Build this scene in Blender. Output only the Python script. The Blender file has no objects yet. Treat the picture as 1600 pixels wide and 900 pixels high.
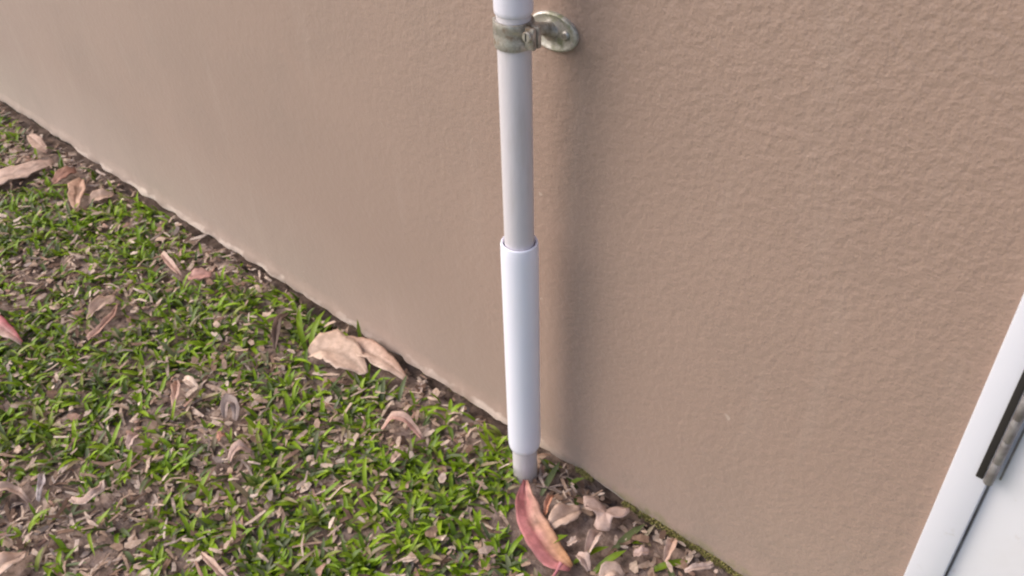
import bpy, bmesh, math, random
import numpy as np
from mathutils import Matrix, Vector, noise

scene = bpy.context.scene
C = scene.collection
random.seed(7)
rng = np.random.default_rng(11)

# ------------------------------------------------------------ camera, world, sun, exposure
# world: ground z=0, x runs along the wall to the right, y runs into the wall;
# the pipe stands at the origin, the wall face is the plane y = YW
YW = 0.0488
cam_d = bpy.data.cameras.new('camera')
cam = bpy.data.objects.new('camera', cam_d); C.objects.link(cam)
cam_d.sensor_width = 36; cam_d.lens = 31.5
cam_d.clip_start = 0.02; cam_d.clip_end = 400
R = Matrix(((0.752652, -0.395920, 0.526082), (0.657910, 0.483631, -0.577283), (-0.025872, 0.780607, 0.624486)))
cam.matrix_world = Matrix.Translation((0.49811, -0.56023, 0.91524)) @ R.to_4x4()
cam_d.dof.use_dof = True
cam_d.dof.focus_distance = 0.95
cam_d.dof.aperture_fstop = 16.0
scene.camera = cam

SUN_ELEV, SUN_FROM = math.radians(40), math.radians(48)     # elevation; angle off the wall normal, from the left
world = bpy.data.worlds.new("World"); scene.world = world
world.use_nodes = True
wn = world.node_tree
sky = wn.nodes.new('ShaderNodeTexSky'); sky.sky_type = 'NISHITA'; sky.sun_disc = False
sky.sun_elevation = SUN_ELEV
sky.air_density = 1.0; sky.dust_density = 3.0; sky.ozone_density = 1.0
to_sun = Vector((-math.sin(SUN_FROM) * math.cos(SUN_ELEV), -math.cos(SUN_FROM) * math.cos(SUN_ELEV), math.sin(SUN_ELEV)))
sky.sun_rotation = math.atan2(to_sun.x, to_sun.y)
wn.links.new(sky.outputs[0], wn.nodes['Background'].inputs[0])
wn.nodes['Background'].inputs[1].default_value = 0.15
sd = bpy.data.lights.new('sun', 'SUN'); so = bpy.data.objects.new('sun', sd); C.objects.link(so)
sd.energy = 1.4; sd.angle = math.radians(52); sd.color = (1.0, 0.93, 0.86)
so.rotation_euler = to_sun.to_track_quat('Z', 'Y').to_euler()
so.location = (-2, -2, 3)
vs = scene.view_settings
scene.display_settings.display_device = 'sRGB'
vs.view_transform = 'Standard'; vs.look = 'None'; vs.gamma = 1.0; vs.exposure = 0.44
vs.use_curve_mapping = False
scene.cycles.filter_width = 2.2

# ------------------------------------------------------------ helpers
def tag(o, label=None, cat=None, group=None, kind=None):
    if label: o['label'] = label
    if cat: o['category'] = cat
    if group: o['group'] = group
    if kind: o['kind'] = kind
    return o

def empty(name, loc=(0, 0, 0)):
    o = bpy.data.objects.new(name, None); o.empty_display_size = .05
    o.location = loc; C.objects.link(o); return o

def link(name, me, m, parent=None):
    o = bpy.data.objects.new(name, me); C.objects.link(o)
    if m: me.materials.append(m)
    if parent:
        o.parent = parent; w = Vector(); q = parent
        while q: w += q.location; q = q.parent
        o.location = -w     # meshes are written in world coordinates
    return o

def from_py(name, vs_, fs, m, parent=None, smooth=True, cols=None):
    me = bpy.data.meshes.new(name)
    me.from_pydata(vs_, [], fs)
    if smooth: me.polygons.foreach_set('use_smooth', np.ones(len(me.polygons), bool))
    if cols is not None:
        a = me.color_attributes.new('col', 'FLOAT_COLOR', 'POINT')
        cc = np.ones((len(cols), 4), np.float32); cc[:, :3] = cols
        a.data.foreach_set('color', cc.ravel())
    me.update()
    return link(name, me, m, parent)

def obj(name, bm, m, parent=None, smooth=True):
    bmesh.ops.recalc_face_normals(bm, faces=bm.faces)
    me = bpy.data.meshes.new(name); bm.to_mesh(me); bm.free()
    if smooth:
        me.polygons.foreach_set('use_smooth', np.ones(len(me.polygons), bool))
        me.set_sharp_from_angle(angle=math.radians(35))
    return link(name, me, m, parent)

def box(bm, a, b, bev=0.0):
    r = bmesh.ops.create_cube(bm, size=1)
    for v in r['verts']:
        v.co = Vector([(a[i] + b[i]) / 2 + v.co[i] * (b[i] - a[i]) for i in range(3)])
    if bev:
        es = list({e for v in r['verts'] for e in v.link_edges})
        bmesh.ops.bevel(bm, geom=es, offset=bev, segments=2, profile=.5, affect='EDGES')

def lathe(bm, prof, seg=40, M=None, closed=False):
    """revolve (r, z) pairs round z"""
    rings = []
    for r, z in prof:
        rings.append([bm.verts.new((r * math.cos(2 * math.pi * k / seg), r * math.sin(2 * math.pi * k / seg), z)) for k in range(seg)])
    n = len(rings)
    for i in range(n if closed else n - 1):
        a, b = rings[i], rings[(i + 1) % n]
        for k in range(seg):
            bm.faces.new((a[k], a[(k + 1) % seg], b[(k + 1) % seg], b[k]))
    if not closed:
        bm.faces.new(rings[0]); bm.faces.new(rings[-1])
    if M is not None:
        for r in rings:
            for v in r: v.co = M @ v.co

# ------------------------------------------------------------ materials
def mat(name, rough=.7):
    m = bpy.data.materials.new(name); m.use_nodes = True
    b = m.node_tree.nodes['Principled BSDF']; b.inputs['Roughness'].default_value = rough
    return m, m.node_tree, b

def nd(t, typ, **kw):
    n = t.nodes.new(typ)
    for k, v in kw.items():
        if isinstance(k, str) and hasattr(n, k): setattr(n, k, v)
    return n

def noise_tex(t, scale, detail=4, rough=.55, vec=None, dist=0.0):
    n = t.nodes.new('ShaderNodeTexNoise'); n.inputs['Scale'].default_value = scale
    n.inputs['Detail'].default_value = detail; n.inputs['Roughness'].default_value = rough
    n.inputs['Distortion'].default_value = dist
    if vec is not None: t.links.new(vec, n.inputs['Vector'])
    return n.outputs['Fac']

def ramp(t, fac, stops):
    r = t.nodes.new('ShaderNodeValToRGB')
    e = r.color_ramp.elements
    while len(e) < len(stops): e.new(.5)
    for k, (p, c) in enumerate(stops):
        e[k].position = p
        e[k].color = (*c, 1) if isinstance(c, tuple) else (c, c, c, 1)
    t.links.new(fac, r.inputs[0]); return r.outputs[0]

def mix(t, fac, a, b, mode='MIX'):
    n = t.nodes.new('ShaderNodeMix'); n.data_type = 'RGBA'; n.blend_type = mode
    for s, v in ((n.inputs[0], fac), (n.inputs[6], a), (n.inputs[7], b)):
        if isinstance(v, tuple): s.default_value = (*v, 1)
        elif isinstance(v, (int, float)): s.default_value = v
        else: t.links.new(v, s)
    return n.outputs[2]

def mth(t, op, a, b=None, clamp=False):
    n = t.nodes.new('ShaderNodeMath'); n.operation = op; n.use_clamp = clamp
    for s, v in zip(n.inputs, (a, b)):
        if v is None: continue
        if isinstance(v, (int, float)): s.default_value = v
        else: t.links.new(v, s)
    return n.outputs[0]

def bump(t, bsdf, h, strength, dist):
    n = t.nodes.new('ShaderNodeBump'); n.inputs['Distance'].default_value = dist
    if isinstance(strength, (int, float)): n.inputs['Strength'].default_value = strength
    else: t.links.new(strength, n.inputs['Strength'])
    t.links.new(h, n.inputs['Height']); t.links.new(n.outputs[0], bsdf.inputs['Normal'])

def geo_pos(t):
    return t.nodes.new('ShaderNodeNewGeometry').outputs['Position']

def sep(t, v):
    n = t.nodes.new('ShaderNodeSeparateXYZ'); t.links.new(v, n.inputs[0]); return n.outputs

# painted render of the wall: warm beige, roller texture, weathered splash band, green algae at the foot
m_wall, t, b = mat('beige_wall_paint', .6)
b.inputs['Sheen Weight'].default_value = .30; b.inputs['Sheen Roughness'].default_value = .5
p = geo_pos(t); X, Y, Z = sep(t, p)
big = noise_tex(t, 3.0, 3, .5, p)
fine = noise_tex(t, 60, 3, .6, p)
col = ramp(t, big, [(.3, (.320, .219, .174)), (.7, (.352, .241, .192))])
col = mix(t, mth(t, 'MULTIPLY', fine, .22), col, (.30, .205, .162))
# dusty splash band along the bottom, stronger to the left
edge = mth(t, 'ADD', Z, mth(t, 'MULTIPLY', noise_tex(t, 7, 5, .6, p), -.10))
band = ramp(t, mth(t, 'MULTIPLY', edge, 6.0), [(.0, 1.0), (.95, 0.0)])
left = ramp(t, mth(t, 'MULTIPLY', X, -.8), [(.0, .25), (1.0, 1.0)])
col = mix(t, mth(t, 'MULTIPLY', band, mth(t, 'MULTIPLY', left, .55)), col, (.41, .325, .270))
# grey dirt smears low on the wall right of the pipe
sm = noise_tex(t, 14, 4, .6, p, .6)
smz = ramp(t, mth(t, 'MULTIPLY', Z, 10.0), [(.05, 1.0), (.75, 0.0)])
smr = ramp(t, mth(t, 'ADD', mth(t, 'MULTIPLY', X, 2.0), .5), [(.3, .0), (.65, 1.0)])
col = mix(t, mth(t, 'MULTIPLY', mth(t, 'MULTIPLY', smz, smr), ramp(t, sm, [(.42, .0), (.68, .75)])), col, (.22, .18, .145))
# algae
alg = noise_tex(t, 38, 4, .6, p)
az = ramp(t, mth(t, 'MULTIPLY', mth(t, 'ADD', Z, mth(t, 'MULTIPLY', alg, -.016)), 40.0), [(.25, 1.0), (.72, .0)])
col = mix(t, mth(t, 'MULTIPLY', mth(t, 'MULTIPLY', az, smr), ramp(t, noise_tex(t, 60, 4, .7, p), [(.42, .05), (.62, .75)])), col, (.20, .19, .07))
# broken highlight along the bottom lip, painted in as a paler colour
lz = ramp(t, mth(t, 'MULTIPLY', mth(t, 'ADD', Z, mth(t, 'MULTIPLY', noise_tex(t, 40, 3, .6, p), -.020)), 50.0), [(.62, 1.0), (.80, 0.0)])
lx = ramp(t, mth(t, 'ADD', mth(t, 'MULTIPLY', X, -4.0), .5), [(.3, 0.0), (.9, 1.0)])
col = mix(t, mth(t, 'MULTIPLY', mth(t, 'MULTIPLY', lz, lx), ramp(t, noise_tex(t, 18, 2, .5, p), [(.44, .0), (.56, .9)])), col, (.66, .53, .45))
# broad blotches and thin rub marks
blo = noise_tex(t, 8, 6, .65, p, .4)
col = mix(t, ramp(t, blo, [(.50, 0.0), (.72, .30)]), col, (.27, .195, .158))
mpw = t.nodes.new('ShaderNodeMapping'); mpw.inputs['Scale'].default_value = (1, 1, .14); t.links.new(p, mpw.inputs[0])
col = mix(t, ramp(t, noise_tex(t, 24, 4, .6, mpw.outputs[0]), [(.56, 0.0), (.74, .22)]), col, (.42, .32, .27))
# scuffs and little pale nicks
nick = noise_tex(t, 45, 2, .5, p)
col = mix(t, ramp(t, nick, [(.765, 0.0), (.80, .55)]), col, (.56, .45, .38))
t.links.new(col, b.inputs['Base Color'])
h1 = noise_tex(t, 135, 2, .5, p, .10)
h2 = noise_tex(t, 420, 2, .5, p)
hh = mth(t, 'ADD', h1, mth(t, 'MULTIPLY', h2, .30))
msk = ramp(t, mth(t, 'ADD', mth(t, 'ADD', mth(t, 'MULTIPLY', X, .9), mth(t, 'MULTIPLY', Z, .6)), mth(t, 'MULTIPLY', noise_tex(t, 4, 2, .5, p), .55)), [(.18, .36), (.85, 1.0)])
bump(t, b, hh, mth(t, 'MULTIPLY', msk, .50), .0034)

m_foot, t, b = mat('dark_footing', .95)
p = geo_pos(t)
t.links.new(ramp(t, noise_tex(t, 40, 5, .6, p), [(.3, (.035, .028, .022)), (.7, (.09, .07, .055))]), b.inputs['Base Color'])
bump(t, b, noise_tex(t, 90, 4, .6, p), .6, .004)

# soil and far lawn
m_soil, t, b = mat('bare_soil', .95)
p = geo_pos(t); X, Y, Z = sep(t, p)
s1 = noise_tex(t, 55, 5, .62, p); s2 = noise_tex(t, 9, 3, .5, p); s3 = noise_tex(t, 240, 3, .6, p)
col = ramp(t, s1, [(.32, (.055, .036, .026)), (.48, (.25, .175, .14)), (.66, (.43, .32, .27))])
col = mix(t, mth(t, 'MULTIPLY', s2, .45), col, (.17, .115, .09))
far = ramp(t, mth(t, 'MULTIPLY', Y, -.25), [(.34, 0.0), (.46, 1.0)])
grassy = ramp(t, noise_tex(t, 30, 6, .7, p), [(.35, (.07, .10, .02)), (.55, (.10, .17, .02)), (.70, (.22, .17, .11))])
col = mix(t, far, col, grassy)
t.links.new(col, b.inputs['Base Color'])
bump(t, b, mth(t, 'ADD', s1, mth(t, 'MULTIPLY', s3, .3)), .9, .006)

def attr_mat(name, rough, trans=0.0, nscale=160, amt=.25, bumpd=.0006, spec=.4):
    m, t, b = mat(name, rough)
    a = t.nodes.new('ShaderNodeAttribute'); a.attribute_name = 'col'
    p = geo_pos(t)
    n = noise_tex(t, nscale, 4, .6, p)
    dark = mix(t, 1.0, a.outputs['Color'], (.55, .50, .46), 'MULTIPLY')
    c = mix(t, ramp(t, n, [(.40, amt * 2), (.62, 0.0)]), a.outputs['Color'], dark)
    t.links.new(c, b.inputs['Base Color'])
    b.inputs['Specular IOR Level'].default_value = spec
    bump(t, b, n, .5, bumpd)
    if trans:
        out = t.nodes['Material Output']
        tr = t.nodes.new('ShaderNodeBsdfTranslucent'); t.links.new(c, tr.inputs[0])
        ms = t.nodes.new('ShaderNodeMixShader'); ms.inputs[0].default_value = trans
        t.links.new(b.outputs[0], ms.inputs[1]); t.links.new(tr.outputs[0], ms.inputs[2])
        t.links.new(ms.outputs[0], out.inputs[0])
    return m
m_leaf = attr_mat('dry_leaf_surface', .6, 0, 130, .22, .0012)
m_grass = attr_mat('grass_blade', .45, .30, 90, .12, .0003, .45)
m_litter = attr_mat('leaf_litter_bits', .85, 0, 200, .3, .001, .2)
m_moss = attr_mat('moss', .95, 0, 300, .3, .001, .1)

def plastic(name, c, rough, dirt, amt=.35):
    m, t, b = mat(name, rough)
    p = geo_pos(t); X, Y, Z = sep(t, p)
    mp = t.nodes.new('ShaderNodeMapping'); mp.inputs['Scale'].default_value = (1, 1, .16)
    t.links.new(p, mp.inputs[0])
    n = noise_tex(t, 70, 5, .62, mp.outputs[0])
    n2 = noise_tex(t, 26, 3, .5, p)
    cc = mix(t, ramp(t, n, [(.50, 0.0), (.75, amt)]), c, dirt)
    low = ramp(t, mth(t, 'MULTIPLY', mth(t, 'ADD', Z, mth(t, 'MULTIPLY', n2, -.03)), 20.0), [(.0, .9), (.5, 0.0)])
    cc = mix(t, low, cc, dirt)
    t.links.new(cc, b.inputs['Base Color'])
    t.links.new(mth(t, 'ADD', mth(t, 'MULTIPLY', n, .2), rough - .1), b.inputs['Roughness'])
    bump(t, b, noise_tex(t, 160, 2, .5, mp.outputs[0]), .08, .001)
    return m
m_pipe = plastic('grey_plastic_pipe', (.66, .62, .66), .42, (.44, .39, .36), .4)
m_coup = plastic('white_plastic_coupling', (.88, .88, 1.0), .36, (.76, .72, .74), .18)
m_sleeve = plastic('pale_plastic_sleeve', (.78, .76, .86), .38, (.40, .36, .34), .3)

m_metal, t, b = mat('weathered_zinc', .42)
p = geo_pos(t)
n = noise_tex(t, 120, 5, .65, p)
t.links.new(ramp(t, n, [(.32, (.17, .115, .07)), (.48, (.38, .35, .31)), (.64, (.62, .60, .58))]), b.inputs['Base Color'])
t.links.new(ramp(t, n, [(.35, .1), (.6, .9)]), b.inputs['Metallic'])
t.links.new(ramp(t, n, [(.3, .75), (.7, .36)]), b.inputs['Roughness'])
bump(t, b, n, .25, .001)
m_green_metal, t, b = mat('green_mottled_zinc', .5)  # zinc with random green mottling
p = geo_pos(t); n = noise_tex(t, 75, 5, .65, p)
t.links.new(ramp(t, n, [(.30, (.14, .16, .06)), (.44, (.36, .35, .28)), (.58, (.66, .64, .62))]), b.inputs['Base Color'])
t.links.new(ramp(t, n, [(.40, .1), (.62, .95)]), b.inputs['Metallic'])
bump(t, b, n, .3, .001)

def paint(name, c, dirt, rough=.35):
    m, t, b = mat(name, rough)
    p = geo_pos(t)
    n = noise_tex(t, 6, 5, .6, p); n2 = noise_tex(t, 60, 4, .6, p)
    cc = mix(t, ramp(t, n, [(.5, 0.0), (.8, .5)]), c, dirt)
    cc = mix(t, ramp(t, n2, [(.66, 0.0), (.78, .55)]), cc, dirt)
    t.links.new(cc, b.inputs['Base Color'])
    bump(t, b, noise_tex(t, 35, 3, .5, p), .12, .0015)
    return m
m_white = paint('white_gloss_paint', (.79, .79, .88), (.60, .57, .56))
m_door = paint('white_door_paint', (.77, .77, .84), (.58, .53, .53), .4)
m_hinge, t, b = mat('grey_hinge_metal', .5)
p = geo_pos(t); n = noise_tex(t, 90, 4, .6, p)
t.links.new(ramp(t, n, [(.35, (.20, .18, .18)), (.65, (.36, .34, .35))]), b.inputs['Base Color'])
b.inputs['Metallic'].default_value = .5
m_dark, t, b = mat('dark_rebate', .9); b.inputs['Base Color'].default_value = (.018, .015, .013, 1)
# ------------------------------------------------------------ the house wall (with the door opening)
DX0, DX1, DZ = 0.438, 1.328, 2.08         # opening
def edge_z(x):                              # ragged lower edge of the render coat
    e = .013 + .006 * noise.noise((x * 9, 0, 3)) + .004 * noise.noise((x * 37, 2, 1)) + .0022 * noise.noise((x * 120, 5, 0))
    e += .012 * math.exp(-((x + 1.28) / .05) ** 2) + .010 * max(0, min(1, (-x - 1.32) / .1))
    if x > .02: e -= .006 * min(1, (x - .02) / .1)
    return e
def coat(x0, x1, step):
    n = max(2, int((x1 - x0) / step)); vs_, fs = [], []
    rows = 11
    for i in range(n + 1):
        x = x0 + (x1 - x0) * i / n
        zb = edge_z(x)
        lip = .0065 * (1 + noise.noise((x * 30, 7, 2))) * (1.0 if x < .05 else .35)
        w = lambda z: .0016 * noise.noise((x * 2.2, z * 2.2, 4)) + .0007 * noise.noise((x * 9, z * 9, 8))
        wf = w if .02 < x - x0 and x1 - x > .02 else (lambda z: 0)
        for y, z in ((0, 2.7), (0, 2.2), (wf(1.2), 1.2), (wf(.75), .75), (wf(.5), .5), (wf(.3), .3), (wf(.15), .15), (wf(.05), .05), (-lip * .12, zb + .0135), (-lip, zb + .006), (.001 - lip * .6, zb + .001), (.007, zb), (.035, zb + .004)):
            vs_.append((x, YW + y, z))
    rows = 13
    for i in range(n):
        for j in range(rows - 1):
            a = i * rows + j
            fs.append((a, a + rows, a + rows + 1, a + 1))
    return vs_, fs
wall = empty('house_wall', (0, YW, 0))
tag(wall, 'beige rendered house wall with rough roller paint behind the pipe', 'wall')
vs_, fs = [], []
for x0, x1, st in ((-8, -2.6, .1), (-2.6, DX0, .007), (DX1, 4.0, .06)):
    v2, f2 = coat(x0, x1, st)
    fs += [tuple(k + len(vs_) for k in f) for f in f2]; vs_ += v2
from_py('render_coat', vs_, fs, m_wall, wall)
bm = bmesh.new()
box(bm, (-8, YW + .036, .03), (DX0, YW + .24, 2.69)); box(bm, (DX1, YW + .036, .03), (4, YW + .24, 2.69))
box(bm, (DX0 + .001, YW, DZ), (DX1 - .001, YW + .239, 2.69))
obj('masonry', bm, m_wall, wall, False)
bm = bmesh.new(); box(bm, (-8, YW + .022, -.4), (4, YW + .30, .028)); obj('footing', bm, m_foot, wall, False)
# ------------------------------------------------------------ white door with frame and hinge
door = empty('white_door', (DX0, YW, 0))
tag(door, 'white painted door and frame at the right end of the beige wall', 'door')
FW = .0305
bm = bmesh.new()
box(bm, (DX0 + .0005, YW - .008, -.03), (DX0 + FW, YW + .10, DZ - .0005), .0022)
obj('frame', bm, m_white, door)
bm = bmesh.new(); box(bm, (DX1 - FW, YW - .008, -.03), (DX1 - .0005, YW + .10, DZ - .0005), .0022); obj('frame', bm, m_white, door)
bm = bmesh.new(); box(bm, (DX0 + FW + .0004, YW - .007, DZ - .04), (DX1 - FW - .0004, YW + .10, DZ - .0008), .0022); obj('frame', bm, m_white, door)
bm = bmesh.new(); box(bm, (DX0 + FW + .0020, YW + .001, .012), (DX1 - FW - .003, YW + .041, DZ - .0435), .002)
panel = obj('panel', bm, m_door, door)
bm = bmesh.new(); box(bm, (DX0 + FW + .0001, YW + .0035, -.03), (DX0 + FW + .0019, YW + .099, DZ - .041)); obj('gap_filler', bm, m_hinge, door, False)  # grey strip added inside the door gap to soften its dark line
bm = bmesh.new(); box(bm, (DX0 + FW + .0003, YW - .0072, -.03), (DX1 - FW - .0003, YW + .098, .008), .002); obj('sill', bm, m_foot, door)
def hinge(z0):
    bm = bmesh.new(); box(bm, (DX0 + .0205, YW - .0096, z0), (DX0 + .0262, YW - .0074, z0 + .125), .0006)
    hg = obj('hinge', bm, m_dark, door)
    for k in range(5):
        bm = bmesh.new()
        lathe(bm, [(.0036, 0), (.0038, .0003), (.0038, .0246), (.0036, .0249)], 20, Matrix.Translation((DX0 + FW + .0002, YW - .0100, z0 + .0002 + k * .0250)))
        obj('knuckle', bm, m_hinge, hg)
    bm = bmesh.new(); box(bm, (DX0 + FW + .0058, YW - .0012, z0), (DX0 + FW + .0075, YW + .0009, z0 + .125), .0005)
    obj('leaf_plate', bm, m_hinge, hg)
for z0 in (.326, 1.05, 1.80): hinge(z0)
bm = bmesh.new()
lathe(bm, [(.026, 0), (.026, .006), (.010, .010), (.010, .035), (.024, .045), (.028, .058), (.022, .070), (.006, .074)], 28,
      Matrix.Translation((DX1 - .10, YW + .0008, 1.0)) @ Matrix.Rotation(math.radians(90), 4, 'X'))
obj('door_knob', bm, m_metal, door)

# ------------------------------------------------------------ pipe
pipe = empty('conduit_pipe', (0, 0, 0))
tag(pipe, 'grey plastic pipe with a long white coupling standing against the beige wall', 'pipe')
RP = .0154
bm = bmesh.new(); lathe(bm, [(RP, -.12), (RP, .0), (RP, .2), (RP, .4), (RP, .6), (RP, .9), (RP, 2.4), (RP - .001, 2.402)], 56)
obj('pipe', bm, m_pipe, pipe)
RC = .0200
bm = bmesh.new()
lathe(bm, [(.0157, .0665), (.0176, .0655), (.0190, .0675), (.0197, .0720), (RC, .079), (RC, .362), (.0198, .3740), (.0193, .3765), (.0182, .3775), (.0170, .3765), (.0160, .371), (.0157, .362), (.0157, .10)], 56, closed=True)
obj('coupling', bm, m_coup, pipe)
bm = bmesh.new()
lathe(bm, [(.0157, .6205), (.0160, .6190), (.0170, .6205), (.0173, .624), (.0173, .80), (.0160, .803), (.0157, .802)], 56, closed=True)
obj('sleeve', bm, m_sleeve, pipe)

# ------------------------------------------------------------ bracket
br = empty('pipe_bracket', (0, YW, .597))
tag(br, 'weathered metal pipe clamp with a round wall plate at the top of the picture', 'pipe clamp')
bm = bmesh.new()
lathe(bm, [(.0157, 0.5920), (.0158, 0.5900), (.0176, 0.5900), (.0182, 0.5925), (.0178, 0.5970), (.0172, 0.6010), (.0172, 0.6040), (.0178, 0.6080), (.0182, 0.6115), (.0176, 0.6135), (.0158, 0.6140), (.0157, 0.6125)], 56, closed=True)
band = obj('band', bm, m_metal, br)
for sx in (1, -1):
    bm = bmesh.new()
    box(bm, (min(sx * .0170, sx * (.0270 if sx > 0 else .0200)), -.0062, 0.5925), (max(sx * .0170, sx * (.0270 if sx > 0 else .0200)), -.0012, 0.6120), .0012)
    box(bm, (min(sx * .0170, sx * (.0270 if sx > 0 else .0200)), .0004, 0.5925), (max(sx * .0170, sx * (.0270 if sx > 0 else .0200)), .0054, 0.6120), .0012)
    obj('lug', bm, m_metal, br)
bm = bmesh.new()
lathe(bm, [(.0030, 0), (.0048, .0006), (.0050, .0030), (.0042, .0042)], 18, Matrix.Translation((.0222, -.0062, 0.6055)) @ Matrix.Rotation(math.radians(90), 4, 'X'))
scr = obj('screw', bm, m_metal, br)
bm = bmesh.new(); box(bm, (.0216, -.0107, 0.6020), (.0228, -.0103, 0.6090)); obj('slot', bm, m_dark, scr, False)
bm = bmesh.new()
dv = Vector((.003, .0320, -.0125)); L_ = dv.length
lathe(bm, [(.0058, 0), (.0056, L_ * .5), (.0062, L_ * .8), (.0095, L_ * .97), (.0100, L_)], 24, Matrix.Translation((0, .0150, .6015)) @ dv.to_track_quat('Z', 'Y').to_matrix().to_4x4())
obj('arm', bm, m_metal, br)
# oval wall plate with a rolled rim
bm = bmesh.new()
lathe(bm, [(.0218, -.0006), (.0226, .0012), (.0222, .0038), (.0205, .0046), (.0180, .0040), (.0150, .0032), (.0100, .0034), (.004, .0036)], 40,
      Matrix.Translation((0.006, YW + .0002, .588)) @ Matrix.Diagonal((1.26, 1, .80, 1)) @ Matrix.Rotation(math.radians(90), 4, 'X'))
plate = obj('wall_plate', bm, m_green_metal, br)
for sx in (-.0125, .0215):
    bm = bmesh.new()
    lathe(bm, [(.0046, 0), (.0044, .0016), (.0030, .0026)], 16, Matrix.Translation((sx, YW - .0028, .588)) @ Matrix.Rotation(math.radians(90), 4, 'X'))
    obj('screw', bm, m_metal, br)

# ------------------------------------------------------------ ground
BARE = [(-1.342, 0.036, 0.144), (-1.158, 0.037, 0.077), (-0.903, -0.208, 0.081), (-0.743, -0.174, 0.054), (-0.450, -0.215, 0.075), (-0.371, -0.189, 0.047), (-0.461, -0.443, 0.061), (-0.392, -0.484, 0.069), (-0.308, -0.413, 0.059), (-0.353, -0.352, 0.037), (0.082, 0.001, 0.064), (0.193, 0.033, 0.061), (-0.728, 0.016, 0.074), (-0.316, -0.253, 0.043), (-0.204, -0.011, 0.052), (0.135, 0.008, 0.058), (-0.208, -0.190, 0.028), (-0.209, -0.335, 0.025), (-0.121, -0.019, 0.040)]
def gz(x, y):
    z = .005 * noise.noise((x * 9, y * 9, 0)) + .0045 * noise.noise((x * 30, y * 30, 2)) + .0045 * noise.noise((x * 75, y * 75, 5))
    z += .008 * math.exp(-(x * x + y * y) / .0012)
    if y > .0:
        k = min(1, y / YW)
        z -= (.001 if x < .03 else .002) * k * k
    if y > .037:
        k = min(1, (y - .037) / .006)
        z -= k * (.017 if x < .03 else .008) * (1 + .7 * noise.noise((x * 14, 3, 3)))
    return z
def axis(lo, a, b_, hi, step):
    L = [lo, lo * .5, lo * .25, lo * .1]
    L = [v for v in L if v < a - 1]
    near = list(np.arange(a, b_ + step / 2, step))
    H = [v for v in (hi * .1, hi * .25, hi * .5, hi) if v > b_ + 1]
    return L + near + H
xs = axis(-120, -2.3, .9, 120, .0105); ys = axis(-120, -1.0, .015, 120, .0105); ys = [v for v in ys if v < .02] + [.02 + .004 * k for k in range(14)] + [12, 30, 60, 120]
vs_ = []
for x in xs:
    for y in ys:
        nearf = -2.4 < x < 1 and -1.1 < y < .09
        vs_.append((float(x), float(y), gz(x, y) if nearf else -.004))
ny = len(ys); fs = []
for i in range(len(xs) - 1):
    for j in range(ny - 1):
        a = i * ny + j; fs.append((a, a + ny, a + ny + 1, a + 1))
tag(from_py('ground', vs_, fs, m_soil), kind='structure')

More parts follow.
